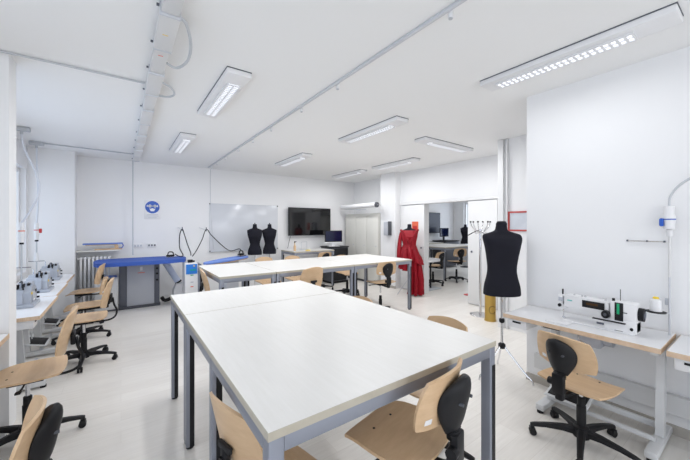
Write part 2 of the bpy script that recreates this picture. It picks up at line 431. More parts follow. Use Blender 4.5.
# ------------------------------------------------------------------ chairs
def make_chair(rod=False):
    t = thing('swivel_chair', '', 'chair', (0, 0, 0), 0, 'beech plywood swivel chairs')
    # seat: moulded plywood, faces +x; z = 0 at seat top
    def seat(a, b):
        x = .205 * a - .005; y = .21 * b * (1 - .05 * a)
        z = .012 * b * b + .010 * (a < 0) * a * a - .030 * max(0, a - .35) ** 2 / .42
        return (x, y, z - .008), Vector((-.04 if a < .5 else .1, 0, 1)).normalized()
    M(BEECH).plate(seat, .013, 16, .38).build('seat', t)
    s = M(BLACK)
    for x in (-.09, .09):
        for y in (-.07, .07): s.cyl((x, y, .001), (x, y, -.004), .006, 8)
    sc = s.build('screw', t)
    # backrest: curved board
    def back_b(a, b):
        y = .190 * a * (1 - .04 * b); z = .265 + .165 * b * (1 - .10 * a * a)
        return (-.235 - .036 * b + .045 * a * a, y, z), Vector((1, -.45 * a, .33)).normalized()
    def back(a, b):
        y = .186 * a * (1 - .05 * b); z = .25 + .115 * b * (1 - .10 * a * a)
        x = -.245 - .026 * b + .05 * a * a
        return (x, y, z), Vector((1, -.45 * a, .36)).normalized()
    br = M(BEECH).plate(back_b if rod else back, .012, 16, .42 if rod else .33).build('backrest', t)
    def stick(a, b):
        p, n_ = back(.66 + .09 * a, -.62 + .10 * b); return Vector(p) - n_ * .0072, n_
    if not rod: M(WPLAS).plate(stick, .001, 2, .1).build('sticker', br)
    if rod:
        M(BLACK).box((-.245, 0, .19), (.03, .045, .09), .010).box((-.248, 0, .235), (.02, .10, .03), .008).build('bracket', t)
        M(BLACK).tube([(-.262, 0, .20), (-.275, 0, .12), (-.30, 0, .05), (-.285, 0, -.02), (-.22, 0, -.055), (-.08, 0, -.058)], .010, 8, 5).build('back_rod', t)
        return lower(t)
    # black egg shaped shroud behind the board
    rs = []
    for k in range(15):
        f = k / 14; z = .105 + .240 * f
        w = .042 + .056 * math.sin(PI / 2 * f / .6) if f < .6 else .098 * math.sqrt(max(.03, 1 - ((f - .6) / .41) ** 2))
        d = .030 * math.sqrt(max(.05, 1 - abs(2 * f - 1) ** 4)) + .004
        cx = -.286 - .22 * (z - .25)
        rs.append([(cx + d * math.cos(q) + .045 * (math.sin(q) * w / .1) ** 2, w * math.sin(q), z) for q in [2 * PI * i / 24 for i in range(24)]])
    pd = M(BLACK).rings(rs).build('back_pad', t)
    for y in (-.045, .045): M(DARK).cyl((-.320, y, .25), (-.285, y, .25), .007, 8).build('pad_screw', pd)
    mb = M(BLACK)
    # back bar with bellows, knob and bent bar under the seat
    mb.tube([(-.255, 0, .16), (-.262, 0, .12), (-.268, 0, .06), (-.262, 0, -.01), (-.22, 0, -.05), (-.10, 0, -.055), (0, 0, -.05)], .016, 10, 4)
    for k in range(5): mb.lathe([(.028, -.005), (.033, 0), (.028, .005)], (-.262, 0, .085 + .013 * k), 14, .8, 1.25)
    mb.box((-.275, 0, .045), (.038, .075, .13), .010); mb.box((-.258, 0, -.035), (.045, .05, .07), .012)
    mb.build('back_support', t)
    M(BLACK).cyl((-.275, .03, .045), (-.275, .062, .045), .024, 12).build('knob', t)
    return lower(t)
def lower(t):
    mb = M(BLACK); mb.box((0, 0, -.042), (.19, .15, .035), .008); mb.tube([(.0, .07, -.045), (0, .16, -.05), (.01, .20, -.055)], .006, 8, 3)
    mb.box((.01, .205, -.056), (.03, .04, .012), .004); mb.build('tilt_mechanism', t)
    M(CHROME).cyl((0, 0, -.06), (0, 0, -.20), .013, 14).build('gas_piston', t)
    # fixed lower part (z from the floor)
    M(BLACK).lathe([(.028, .10), (.029, .27), (.024, .275), (.024, .33), (.018, .335)], (0, 0, 0), 18).build('column_cover', t)
    mb = M(BLACK); mb.lathe([(.05, .055), (.055, .085), (.046, .125), (.032, .135)], (0, 0, 0), 20)
    for k in range(5):
        a = 2 * PI * k / 5; ca, sa = math.cos(a), math.sin(a); rr = []
        for r, z, w, h_ in ((.03, .095, .052, .05), (.12, .098, .046, .036), (.22, .090, .038, .026), (.29, .078, .034, .022), (.315, .068, .030, .026)):
            c = Vector((r * ca, r * sa, z)); x = Vector((-sa, ca, 0)) * w / 2; y = Vector((0, 0, h_ / 2))
            rr.append([c - x - y, c + x - y, c + x + y * .4, c + x * .55 + y, c - x * .55 + y, c - x + y * .4])
        mb.rings(rr)
    base = mb.build('star_base', t)
    for k in range(5):
        a = 2 * PI * k / 5 + .0
        R = Matrix.Rotation(a, 4, 'Z'); q = M(BLACK)
        q.tube([(.30, -.022, .0235), (.30, -.004, .0235)], .0235, 14); q.tube([(.30, .004, .0235), (.30, .022, .0235)], .0235, 14)
        q.lathe([(.012, .045), (.012, .068)], (.30, 0, 0), 10); q.box((.303, 0, .045), (.036, .046, .016), .006)
        bmesh.ops.transform(q.bm, matrix=R, verts=q.bm.verts[:]); q.build('caster', base)
    return t
UPPER = ('bracket', 'back_rod', 'seat', 'screw', 'backrest', 'back_pad', 'back_support', 'knob', 'tilt_mechanism', 'gas_piston')
protos = [make_chair(), make_chair(True)]; _used = [False, False]
def chair(x, y, face, h, label, base=0.0, rod=0):
    """face: heading in degrees of the way the sitter looks"""
    if not _used[rod]: c = protos[rod]; _used[rod] = True
    else: c = copy_tree(protos[rod])
    c.location = (x, y, 0); c.rotation_euler = (0, 0, math.radians(face)); c['label'] = label
    for ch in c.children:
        nm = ch.name.split('.')[0]
        if nm in UPPER: ch.location = (0, 0, h)
        else: ch.rotation_euler = (0, 0, math.radians(base))
        if nm == 'gas_piston': ch.scale = (1, 1, 1)
    return c
chair(2.65, .82, -9, .445, 'beech swivel chair facing the white sewing machine on the right, back to camera', 61)
chair(-.54, 3.125, 180, .50, 'beech swivel chair tucked in just before the white pillar on the left', 36, 1)
chair(-.53, 1.78, 183, .44, 'beech swivel chair cut off by the bottom left corner of the picture', 10)
chair(1.05, 1.035, 103, .60, 'beech swivel chair pushed askew under the near edge of the big cutting table', 60)
chair(.59, 1.39, 13, .40, 'beech swivel chair at the left long side of the big cutting table', 50, 1)
chair(1.71, 1.42, 180, .50, 'beech swivel chair on the right side of the big cutting table near its corner', 36)
chair(1.62, 2.30, 182, .50, 'beech swivel chair on the right side of the cutting table with only its top showing', 48)
chair(2.04, 3.84, 98, .565, 'beech swivel chair with rounded back against the middle of the long far table', 10, 1)
chair(3.64, 4.02, 78, .58, 'beech swivel chair at the right half of the far table, black pad toward camera', 10)
chair(-.34, 4.58, 176, .50, 'beech swivel chair at the nearest overlock machine on the left', 20, 1)
chair(-.42, 5.55, 182, .45, 'beech swivel chair at the second overlock machine on the left', 15)
chair(-.48, 6.42, 172, .50, 'farthest beech swivel chair at the left worktops, before the radiator', 5, 1)
chair(1.12, 4.45, -6, .54, 'beech swivel chair at the left end of the long far table, beside the boiler', 10, 1)
chair(2.25, 5.60, -90, .50, 'beech chair behind the far table, its top showing below the two black busts', 10, 1)
chair(2.86, 5.60, -88, .49, 'beech chair behind the far table, its top showing left of the bottle', 30, 1)
chair(4.08, 5.60, -92, .50, 'beech chair behind the far table right part, before the dark cabinet', 20)
chair(3.86, 6.40, 92, .56, 'beech swivel chair drawn up to the table below the wall television', 20)
chair(7.52, 5.20, 62, .56, 'beech swivel chair at the white table seen through the open doorway', 10)
chair(6.62, 5.28, 95, .50, 'beech swivel chair seen through the doorway beside the left jamb', 30)

# ------------------------------------------------------------------ sewing tables
def sewing_table(label, cx, cy, rz, L=1.03, D=.52, group='white sewing tables with plywood edge'):
    """front edge on local -x side; long axis y"""
    t = thing('sewing_table', label, 'sewing table', (cx, cy, 0), rz, group); h = .75
    M(OAKT).box((0, 0, h - .015), (D - .006, L - .006, .03)).build('table_top', t, smooth=False)
    e = M(PLYEDGE); z0, z1 = h - .034, h - .001
    e.b2((-D / 2, -L / 2, z0), (-D / 2 + .0032, L / 2, z1)); e.b2((D / 2 - .0032, -L / 2, z0), (D / 2, L / 2, z1))
    e.b2((-D / 2 + .0032, -L / 2, z0), (D / 2 - .0032, -L / 2 + .0032, z1)); e.b2((-D / 2 + .0032, L / 2 - .0032, z0), (D / 2 - .0032, L / 2, z1))
    e.build('plywood_edge', t, smooth=False)
    for s in (-1, 1):
        y = -(L / 2 - .045) if s < 0 else L / 2 - .31
        lg = M(FRAMEW)
        lg.bar((.02, y, .07), (.06, y, h - .07), .045, .075); lg.box((-.02, y, .045), (.50, .065, .05), .01)
        lg.box((.02, y, h - .055), (.40, .05, .035), .004); lo = lg.build('leg', t)
        fb = M(BLACK)
        for x in (-.25, .21): fb.cyl((x, y, 0), (x, y, .022), .024, 12)
        fb.build('foot', lo)
    M(FRAMEW).b2((.05, -L / 2 + .05, .09), (.08, L / 2 - .31, .13), .003).b2((-.12, -L / 2 + .05, .072), (-.09, L / 2 - .31, .097), .003).build('crossbar', t)
    p = M(FRAMEW); R = Matrix.Rotation(-.25, 3, 'Y')
    p.box((-.05, .06, .145), (.22, .30, .012), .003, R)
    po = p.build('pedal', t); M(BLACK).box((-.052, .06, .154), (.18, .26, .006), .002, R).build('pedal_pad', po)
    M(FRAMEW).cyl((0, .0, .16), (.03, -.02, h - .16), .006, 8).build('pedal_rod', t)
    m = M(GREYP); m.box((.06, -.06, h - .11), (.17, .16, .14), .02); m.tube([(.06, -.14, h - .11), (.06, -.20, h - .11)], .05, 16)
    m.build('motor', t)
    d = M(WPLAS).box((-.10, L / 2 - .11, h - .075), (.26, .16, .075), .008); d.use(BLACK).box((-.232, L / 2 - .11, h - .06), (.004, .07, .015), .001); d.build('drawer', t)
    M(BLACK).box((-.14, .14, h - .045), (.14, .12, .02), .006).build('knee_switch', t)
    M(CHROME).tube([(-.16, -.05, h - .045), (-.20, -.05, h - .08), (-.20, -.09, h - .10)], .006, 8, 3).build('knee_lever', t)
    return t
sewing_table('white sewing table with plywood edge under the long arm sewing machine', 3.07, .955, 0, 1.02, .50)
sewing_table('white sewing table cut off by the right border, next to the sewing machine table', 3.07, -.10, 0, 1.04, .50)
sewing_table('nearest white overlock table behind the pillar on the left', -.855, 4.29, PI, .975, .55)
sewing_table('middle white overlock table in the left row of three', -.875, 5.28, PI, .975, .55)
sewing_table('farthest white overlock table in the left row, by the radiator', -.895, 6.27, PI, .975, .55)
sewing_table('white sewing table at the left border in front of the pillar', -.945, 2.81, PI, 1.02, .55)

# overlock machines
def overlock(label, x, y):
    t = thing('overlock_machine', label, 'overlock machine', (x, y, .7505), 0, 'grey overlock machines'); t.scale = (1.15, 1.1, .86)
    b = M(MACH)
    b.box((0, 0, .02), (.20, .27, .04), .008)
    b.prism([(-.11, .04), (.12, .04), (.12, .19), (.05, .235), (-.05, .235), (-.11, .16)], 0, -.075, .075)
    b.prism([(-.125, .045), (-.07, .04), (-.05, .20), (-.10, .20), (-.125, .14)], 0, -.082, .03)
    b.box((.02, .06, .245), (.09, .13, .035), .010); b.build('body', t)
    M(GREYP).box((.078, .03, .11), (.010, .15, .11), .004).use(BLACK).box((.084, .05, .16), (.004, .05, .03), .002).use(WPLAS).box((.084, -.02, .07), (.003, .05, .02), .001).build('front_cover', t)
    for k in range(3):
        M(BLACK).cyl((.05 - .03 * k, -.03 - .02 * k, .21 - .0 * k), (.055 - .03 * k, -.045 - .02 * k, .262), .011, 10).use(CHROME).cyl((.055 - .03 * k, -.045 - .02 * k, .262), (.056 - .03 * k, -.047 - .02 * k, .275), .006, 8).build('tension_dial', t)
    M(BLACK).cyl((0, .12, .13), (0, .155, .13), .045, 20).use(GREYP).cyl((0, .155, .13), (0, .162, .13), .028, 16).build('handwheel', t)
    for q in (.09, .145):
        M(BLACK).cyl((.082, .095, q - .02), (.10, .095, q - .02), .012, 10).build('knob', t)
    M(YEL).box((.0765, -.055, .15), (.003, .045, .025), 0).build('warning_label', t)
    a = M(CHROME); a.cyl((-.06, .08, .04), (-.06, .08, .30), .004, 8); a.box((-.03, -.06, .045), (.16, .10, .006), .002); a.build('thread_guide', t)
    M(BLACK).tube([(.03, -.10, .20), (.01, -.03, .285), (-.02, .05, .25)], .006, 6, 4).build('thread_tube', t)
    return t
overlock('grey overlock machine nearest the camera on the left worktops', -.80, 4.36)
overlock('grey overlock machine in the middle of the left worktops', -.80, 5.22)
overlock('grey overlock machine farthest back on the left worktops', -.84, 6.25)

# power drops above the left worktops
def power_drop(label, x, y, ring, bend):
    t = thing('power_drop', label, 'power drop', (x, y, H), 0, 'ceiling power drops')
    M(PIPE).box((0, 0, -.03), (.17, .07, .055), .01).cyl((0, 0, -.055), (0, 0, -.10), .016, 10).build('ceiling_bracket', t)
    pts = [(0, 0, -.10), (.03 * bend, 0, -.30), (.14 * bend, -.02, -.60), (.17 * bend, -.02, -.85), (.07 * bend, 0, -1.13), (.0, 0, -1.26)]
    M(CABLEW).tube(pts, .012, 8, 6).build('cable', t)
    c = M(WPLAS); c.cyl((0, 0, -1.26), (0, 0, -1.36), .026, 16); c.cyl((0, 0, -1.36), (0, 0, -1.45), .031, 16); c.cyl((0, 0, -1.45), (0, 0, -1.52), .022, 16)
    co = c.build('plug', t); M(ring).cyl((0, 0, -1.362), (0, 0, -1.374), .033, 16).build('plug_ring', co)
    if bend < .5: M(ring).box((.045, -.01, -1.38), (.035, .025, .07), .012).build('plug_lid', co)
    M(BLACK).cyl((0, 0, -1.52), (0, 0, -1.545), .022, 12).build('plug_collar', t)
    M(PIPE).cyl((0, 0, -1.545), (0, 0, -2.088), .009, 10).build('rod', t)
    q = M(GREYD); q.bar((-.09, 0, -1.85), (.09, 0, -1.85), .012, .008); q.build('spool_arm', t)
    if bend < .5: M(WPLAS).lathe([(.030, -1.845), (.022, -1.72), (.010, -1.715)], (.0, -.03, 0), 14).build('thread_cone', t)
    return t
power_drop('hanging white power plug on a curved cable, nearest the window on the left', -1.06, 5.80, ORANGE, 1)
power_drop('hanging white power plug with red lid on a straight cable, left rear', -1.06, 6.70, REDP, .12)

# ------------------------------------------------------------------ long arm sewing machine on the right
t = thing('sewing_machine', 'white long arm sewing machine with black display and green strip on right table', 'sewing machine', (3.06, .80, .7505))
b = M(WPLAS)
b.box((0, .03, .006), (.17, .60, .012), .003)                     # bed plate in the table
b.box((0, -.16, .055), (.15, .25, .10), .012); b.build('bed', t)
a = M(WPLAS)
a.prism([(.30, .125), (.33, .150), (.33, .225), (.30, .235), (-.05, .225), (-.07, .218), (-.07, .100), (-.02, .115), (.04, .142)], 0, -.055, .055)
bev = a.build('arm', t)
M(BLACK).box((-.0565, .055, .183), (.003, .19, .060), .001).use(mat('amber_display', (.06, .03, .01), .2, emit=(.6, .35, .3), es=.03)).box((-.0582, .065, .187), (.001, .10, .018)).build('display', t)
M(TEAL).box((-.0562, .262, .190), (.0015, .045, .010)).build('lettering', t)
c = M(WPLAS).box((0, -.185, .125), (.14, .20, .235), .014); c.build('column_housing', t)
M(BLACK).box((-.0715, -.155, .125), (.006, .065, .23), .002).build('black_panel', t)
M(GREEN).box((-.0755, -.150, .190), (.003, .020, .085), .001).build('green_strip', t)
M(BLACK).cyl((-.056, -.055, .13), (-.10, -.055, .13), .032, 18).use(DARK).cyl((-.10, -.055, .13), (-.103, -.055, .13), .013, 12).build('dial', t)
M(BLACK).box((-.088, -.08, .082), (.03, .26, .008), .003).build('reverse_lever', t)
M(GREYD).box((-.0755, -.01, .045), (.002, .06, .018)).build('type_plate', t)
M(DARK).box((-.0705, -.20, .165), (.002, .035, .008)).build('small_mark', t)
M(BLACK).cyl((-.07, -.25, .045), (-.078, -.25, .045), .013, 12).build('lock_knob', t)
M(BLACK).cyl((0, -.285, .16), (0, -.325, .16), .052, 24).use(GREYD).cyl((0, -.325, .16), (0, -.332, .16), .030, 16).build('handwheel', t)
hd = M(WPLAS).box((0, .345, .165), (.11, .075, .125), .008); hd.use(GREYP).box((-.057, .345, .19), (.004, .05, .035), .001).build('needle_head', t)
M(BLACK).cyl((0, .35, .225), (0, .35, .275), .008, 10).cyl((-.055, .355, .135), (-.075, .355, .135), .015, 12).build('pressure_screw', t)
M(CHROME).cyl((0, .345, .105), (0, .345, .015), .004, 8).cyl((.012, .345, .105), (.012, .345, .03), .003, 8).box((.0, .34, .016), (.03, .035, .006), .002).build('needle_bar', t)
for k, y in enumerate((.24, .17, .14, -.03, -.10)):
    M(CHROME).cyl((0, y, .22), (0, y, .245), .009, 10).build('thread_post', t)
M(BLACK).cyl((-.02, -.10, .238), (-.02, -.10, .262), .012, 10).cyl((.03, -.14, .238), (.03, -.14, .335), .003, 8).build('bobbin_winder', t)
for dx, dy in ((-.05, -.255), (-.05, -.10)):
    pass
t = bpy.data.objects['sewing_machine']; t.location = (3.07, .815, .7505); t.scale = (.88, .76, .92)
t = thing('thread_stand', 'thread stand with white cone and yellow top beside the sewing machine', 'thread stand', (3.20, .465, .7505))
M(STEELL).cyl((.03, 0, 0), (.03, 0, .42), .006, 8).bar((.03, 0, .16), (-.04, .06, .16), .01, .006).build('pole', t)
M(BLACK).lathe([(.012, .158), (.055, .165), (.058, .172), (.012, .174)], (-.04, .06, 0), 18).build('dish', t)
M(WPLAS).lathe([(.034, .175), (.030, .255), (.020, .263), (.004, .264)], (-.04, .06, 0), 18).build('thread_cone', t)
M(YEL).lathe([(.019, .2645), (.014, .277), (.003, .278)], (-.04, .06, 0), 14).build('cone_top', t)
tag(M(WPLAS).box((2.93, 1.06, .7545), (.13, .16, .006), .002).build('paper_sheet'), 'small white sheet lying on the table by the needle', 'sheet')
# wall services on the right
t = thing('wall_socket_drop', 'white industrial plug with blue lid on a conduit at the right wall', 'power plug', (3.30, .475, 0)); t.scale = (.8, .8, 1)
M(TRUNK).cyl((0, 0, 1.50), (0, 0, .76), .010, 10).build('conduit', t)
p = M(WPLAS); p.cyl((-.02, 0, 1.69), (-.02, 0, 1.62), .036, 18); p.cyl((-.02, 0, 1.62), (-.02, 0, 1.57), .044, 18); p.cyl((-.02, 0, 1.57), (-.02, 0, 1.52), .040, 18); p.cyl((-.01, 0, 1.52), (0, 0, 1.47), .024, 14)
po = p.build('plug', t); M(SIGNB).cyl((-.02, 0, 1.588), (-.02, 0, 1.596), .0455, 18).build('plug_ring', po); M(SIGNB).box((-.055, .045, 1.57), (.03, .03, .06), .010).build('plug_lid', po)
M(PIPE).tube([(-.02, 0, 1.69), (-.03, -.01, 1.76), (-.03, -.07, 1.84), (-.03, -.18, 1.90), (-.02, -.34, 1.93)], .009, 8, 6).build('hose', t)
M(GREYP).box((.0, .02, .98), (.02, .02, .05), .003).build('clip', t)
t = thing('wall_rod', 'thin horizontal metal rod fixed on the white wall right', 'rod', (3.315, 0, 1.425))
M(CHROME).cyl((0, .50, 0), (0, .72, 0), .005, 8).build('rod', t)
for y in (.505, .60, .715): M(GREYD).box((.005, y, 0), (.02, .012, .014), .002).build('bracket', t)

# ------------------------------------------------------------------ tailor busts
def torso(prof, n=32, p=2.4):
    rs = []
    for z, w, d, oy in prof:
        r = []
        for i in range(n):
            a = 2 * PI * i / n; c, s = math.cos(a), math.sin(a)
            r.append((w * math.copysign(abs(c) ** (2 / p), c), d * math.copysign(abs(s) ** (2 / p), s) + oy, z))
        rs.append(r)
    return rs
def smoothprof(P, k=5):
    V = [Vector((a, b, c, d)) for a, b, c, d in P]; return [tuple(v) for v in spline(V, k)]
MALE = [(z, w * .93, d * .97, o) for z, w, d, o in [(.835, .185, .115, 0), (.85, .192, .120, 0), (.93, .183, .122, 0), (1.02, .158, .112, 0), (1.10, .148, .105, 0), (1.20, .158, .112, -.005), (1.32, .180, .125, -.012), (1.40, .203, .110, -.01), (1.435, .205, .085, 0), (1.455, .188, .070, .01), (1.475, .12, .062, .012), (1.495, .068, .055, .014), (1.53, .055, .052, .012), (1.565, .053, .050, .008), (1.575, .047, .044, .008)]]
t = thing('tailor_bust', 'black tailor bust on a chrome tripod right of centre, in front of the doorway', 'tailor bust', (3.17, 1.66, 0), -math.radians(38))
M(FAB).rings(torso(smoothprof(MALE, 4))).build('torso', t)
M(DARK).cyl((0, -.099, 1.395), (0, -.107, 1.395), .008, 10).build('front_button', t)
M(BLACK).lathe([(.045, 1.574), (.046, 1.584), (.03, 1.590)], (0, .008, 0), 20).build('neck_cap', t)
M(CHROME).cyl((0, 0, .834), (0, 0, .29), .013, 14).build('stand_pole', t)
M(BLACK).lathe([(.018, .55), (.026, .56), (.026, .585), (.018, .595)], (0, 0, 0), 14).build('collar', t)
M(BLACK).lathe([(.02, .285), (.034, .295), (.034, .33), (.018, .345)], (0, 0, 0), 14).build('collar', t)
for a in (163, -80, 36):
    c, s = math.cos(math.radians(a + 38)), math.sin(math.radians(a + 38))
    M(CHROME).tube([(.02 * c, .02 * s, .315), (.21 * c, .21 * s, .10), (.27 * c, .27 * s, .05), (.285 * c, .285 * s, .008)], .009, 8, 4).build('tripod_leg', t)
FEM = [(.86, .150, .105, 0), (.875, .158, .110, 0), (.95, .155, .112, 0), (1.03, .130, .095, 0), (1.10, .112, .085, 0), (1.18, .125, .092, -.005), (1.29, .155, .118, -.018), (1.37, .168, .105, -.01), (1.415, .172, .082, 0), (1.435, .160, .066, .01), (1.46, .10, .056, .012), (1.48, .055, .048, .012), (1.53, .046, .045, .008), (1.56, .044, .042, .008), (1.57, .038, .036, .008)]
def small_bust(label, x, y, rz, sc):
    t = thing('tailor_bust', label, 'tailor bust', (x, y, 0), rz, 'pair of black busts at the whiteboard')
    M(FAB).rings(torso([(z, w * sc, d * sc, o) for z, w, d, o in smoothprof(FEM, 3)])).build('torso', t)
    M(BLACK).cyl((0, .008, 1.57), (0, .008, 1.60), .012, 10).build('neck_knob', t)
    M(CHROME).cyl((0, 0, .859), (0, 0, .06), .012, 10).build('stand_pole', t)
    M(BLACK).lathe([(.165, 0), (.165, .012), (.05, .04), (.02, .07)], (0, 0, 0), 24).build('stand_base', t)
small_bust('black bust in front of the whiteboard, left one of the pair', 2.53, 7.12, -math.radians(20), 1.0)
small_bust('black bust in front of the whiteboard, right one nearer the television', 2.90, 7.15, -math.radians(25), .98)

# ------------------------------------------------------------------ red dress on a stand
DX, DY = 5.22, 4.81
t = thing('tailor_bust', 'black bust on a white tripod carrying the red dress', 'tailor bust', (DX, DY, 0), -math.radians(45))
M(FAB).rings(torso([(z, w * .95, d * .92, o) for z, w, d, o in smoothprof(FEM, 3)], p=2.2)).build('torso', t)
M(STEELL).cyl((0, 0, .859), (0, 0, .35), .012, 10).build('stand_pole', t)
for a in (-8, 188, 90):
    c, s = math.cos(math.radians(a)), math.sin(math.radians(a))
    M(STEELL).tube([(.0, 0, .37), (.16 * c, .16 * s, .16), (.255 * c, .255 * s, .02), (.265 * c, .265 * s, .008)], .008, 8, 3).build('tripod_leg', t)
t = thing('dress', 'long red satin dress with ruffles hanging on the bust beside the open doorway', 'dress', (DX, DY, 0), -math.radians(45))
def fold(prof, n=72, k=13, ph=0, amp0=0.0, amp1=.03, p=2.1, hem=None):
    rs = []; m = len(prof) - 1
    for q, (z, w, d, ox, oy) in enumerate(prof):
        f = q / m; A = amp0 + (amp1 - amp0) * f; r = []
        for i in range(n):
            a = 2 * PI * i / n; c, s = math.cos(a), math.sin(a)
            g = 1 + A * math.sin(k * a + ph + 1.3 * math.sin(2 * a)) / max(w, .05) * .5 + A * .35 * math.sin((k * 2 + 3) * a + f * 4) / max(w, .05) * .5
            zz = z + (hem(a) * f * f if hem else 0)
            r.append((ox + w * g * math.copysign(abs(c) ** (2 / p), c), oy + d * g * math.copysign(abs(s) ** (2 / p), s), zz))
        rs.append(r)
    return rs
M(RED).rings(fold([(1.43, .175, .080, 0, .005), (1.41, .185, .095, 0, 0), (1.36, .178, .118, 0, 0), (1.29, .172, .135, 0, -.015), (1.18, .145, .112, 0, -.005), (1.09, .130, .10, 0, 0), (1.02, .150, .12, 0, 0)], amp0=.01, amp1=.03, k=9), cap=False).build('bodice', t)
M(RED).rings(fold([(1.10, .134, .104, 0, 0), (1.00, .160, .135, 0, 0), (.90, .19, .16, .01, 0), (.80, .215, .18, .02, 0), (.72, .225, .19, .025, 0)], amp0=.03, amp1=.12, k=11, hem=lambda a: .05 * math.sin(3 * a)), cap=False).build('peplum', t)
M(RED).rings(fold([(1.00, .15, .12, 0, 0), (.85, .17, .14, 0, 0), (.70, .18, .15, -.01, 0), (.55, .185, .155, -.015, 0)], amp0=.04, amp1=.10, k=12, ph=1, hem=lambda a: .05 * math.cos(a - 2.6)), cap=False).build('skirt', t)
M(RED).rings(fold([(.75, .10, .11, .12, -.05), (.55, .105, .11, .13, -.06), (.35, .115, .11, .14, -.07), (.15, .12, .12, .14, -.08), (.03, .12, .12, .13, -.08)], amp0=.07, amp1=.12, k=8, ph=2, n=56), cap=False).build('train', t)
M(RED).tube([(-.165, 0, 1.40), (-.195, -.005, 1.28), (-.215, -.01, 1.12), (-.225, -.03, .97), (-.225, -.04, .82)], [.040, .055], 14, 5).build('sleeve', t)
for sx in (-1, 1):
    M(RED).tube([(sx * .19, 0, 1.435), (sx * .155, -.06, 1.42), (sx * .10, -.10, 1.34), (sx * .04, -.135, 1.24), (0, -.14, 1.17)], [.022, .016], 8, 4).build('collar_ruffle', t)

# ------------------------------------------------------------------ rear left: radiator, shelf, ironing
t = thing('radiator', 'white column radiator below the shelf in the left rear recess', 'radiator', (-.38, 7.42, .16))
for k in range(8):
    x = -.21 + .058 * k; r = M(WHITE)
    r.box((x, -.02, .40), (.032, .10, .74), .010)
    r.box((x, 0, .78), (.046, .14, .05), .016); r.box((x, 0, .02), (.046, .14, .05), .016); r.build('radiator_section', t)
M(WHITE).cyl((-.26, 0, .77), (-.235, 0, .77), .03, 12).build('valve', t)
M(WHITE).cyl((.18, -.03, -.16), (.18, -.03, .0), .012, 8).cyl((-.20, -.03, -.16), (-.20, -.03, 0), .012, 8).build('pipe', t)
tag(M(CREAM).b2((-.655, 7.33, 1.055), (-.02, 7.599, 1.08), .003).build('wall_shelf'), 'cream shelf board above the radiator in the left rear', 'shelf')
t = thing('sleeve_board', 'blue covered wooden sleeve board standing on the shelf above the radiator', 'sleeve board', (-.24, 7.45, 1.0805))
M(BEECH).box((.05, 0, .012), (.42, .10, .02), .004).build('foot_board', t); M(BEECH).box((.17, 0, .055), (.06, .08, .065), .005).build('post', t)
M(BLUEL).box((-.03, 0, .117), (.60, .13, .025), .010).build('padded_top', t); M(BEECH).box((-.05, 0, .095), (.48, .10, .012), .003).build('under_board', t)
M(SIGNB).tube([(.25, .0, .12), (.275, 0, .075), (.25, 0, .03), (.21, 0, .025)], .009, 8, 5).build('strap', t)
t = thing('storage_cabinet', 'low white cabinet between the radiator and the blue ironing table', 'cabinet', (-.21, 7.16, 0))
M(WHITE).b2((-.17, -.17, .03), (.17, .17, .60), .005).build('body', t); M(WHITE).b2((-.165, -.186, .05), (.165, -.171, .585), .003).build('door', t)
M(DARK).b2((-.16, -.16, 0), (.16, .16, .03)).build('plinth', t)
M(BLUEL).box((0.02, 0, .607), (.26, .22, .012), .004).build('blue_mat', t)
t = thing('ironing_table', 'large blue topped vacuum ironing table on grey cabinet at rear left', 'ironing table', (.32, 7.12, 0))
def itop(a, b):
    return (.005 + .71 * a, -.25 + .43 * b * (.88 + .12 * min(1, (1 - a) / .6)), .885 + .0 * a), (0, 0, 1)
M(BLUE).plate(itop, .065, 18, .32).build('padded_top', t)
M(GREYD).b2((-.33, -.10, .845), (.30, .22, .857)).build('top_frame', t)
M(GREYP).b2((-.23, -.125, .05), (.20, .22, .845), .004).build('cabinet', t)
M(GREYD).b2((-.35, -.12, .05), (-.232, .22, .845), .004).build('side_column', t)
cc = M(GREYD).b2((.202, -.13, .05), (.285, .22, .845), .004).build('control_column', t)
for z in (.72, .62, .50): M(BLACK).cyl((.243, -.131, z), (.243, -.148, z), .020, 12).build('control_knob', cc)
M(DARK).b2((-.36, -.14, 0), (.30, .23, .049), .003).build('base', t)
M(ORANGE).box((-.01, -.1265, .655), (.11, .002, .012)).build('lettering', t)
M(WPLAS).box((-.01, -.127, .73), (.04, .003, .07)).build('tag', t)
def iron(label, x, y, z, rz):
    t = thing('steam_iron', label, 'iron', (x, y, z), rz)
    def so(a, b): return (.11 * a, .05 * b * (1 - .35 * max(0, a)), .008), (0, 0, 1)
    M(CHROME).plate(so, .014, 10, .4).build('soleplate', t)
    M(BLACK).box((-.02, 0, .035), (.14, .06, .035), .01).tube([(.04, 0, .05), (.02, 0, .10), (-.05, 0, .105), (-.07, 0, .05)], .011, 8, 4).build('handle', t)
iron('steam iron standing on the blue ironing table',   .80, 6.92, .9180, .3)
t = thing('vacuum_hose', 'pale blue suction pipe slanting from the ironing table to the white box', 'pipe', (0, 0, 0))
M(mat('pale_blue_pipe', (.55, .62, .78), .4)).cyl((.72, 7.10, .80), (.93, 7.06, .42), .06, 18).build('pipe', t)
M(GREYP).cyl((.70, 7.11, .84), (.72, 7.10, .80), .05, 16).build('upper_collar', t); M(BLACK).cyl((.93, 7.06, .42), (.945, 7.058, .395), .065, 16).build('lower_collar', t)
t = thing('suction_box', 'white suction box on the floor left of the steam boiler', 'suction unit', (.95, 7.03, 0))
M(WPLAS).rings([[(-.11, -.11, .01), (.11, -.11, .01), (.11, .11, .01), (-.11, .11, .01)], [(-.11, -.11, .26), (.11, -.11, .26), (.11, .11, .26), (-.11, .11, .26)], [(-.06, -.08, .39), (.08, -.08, .39), (.08, .08, .39), (-.06, .08, .39)]]).build('housing', t)
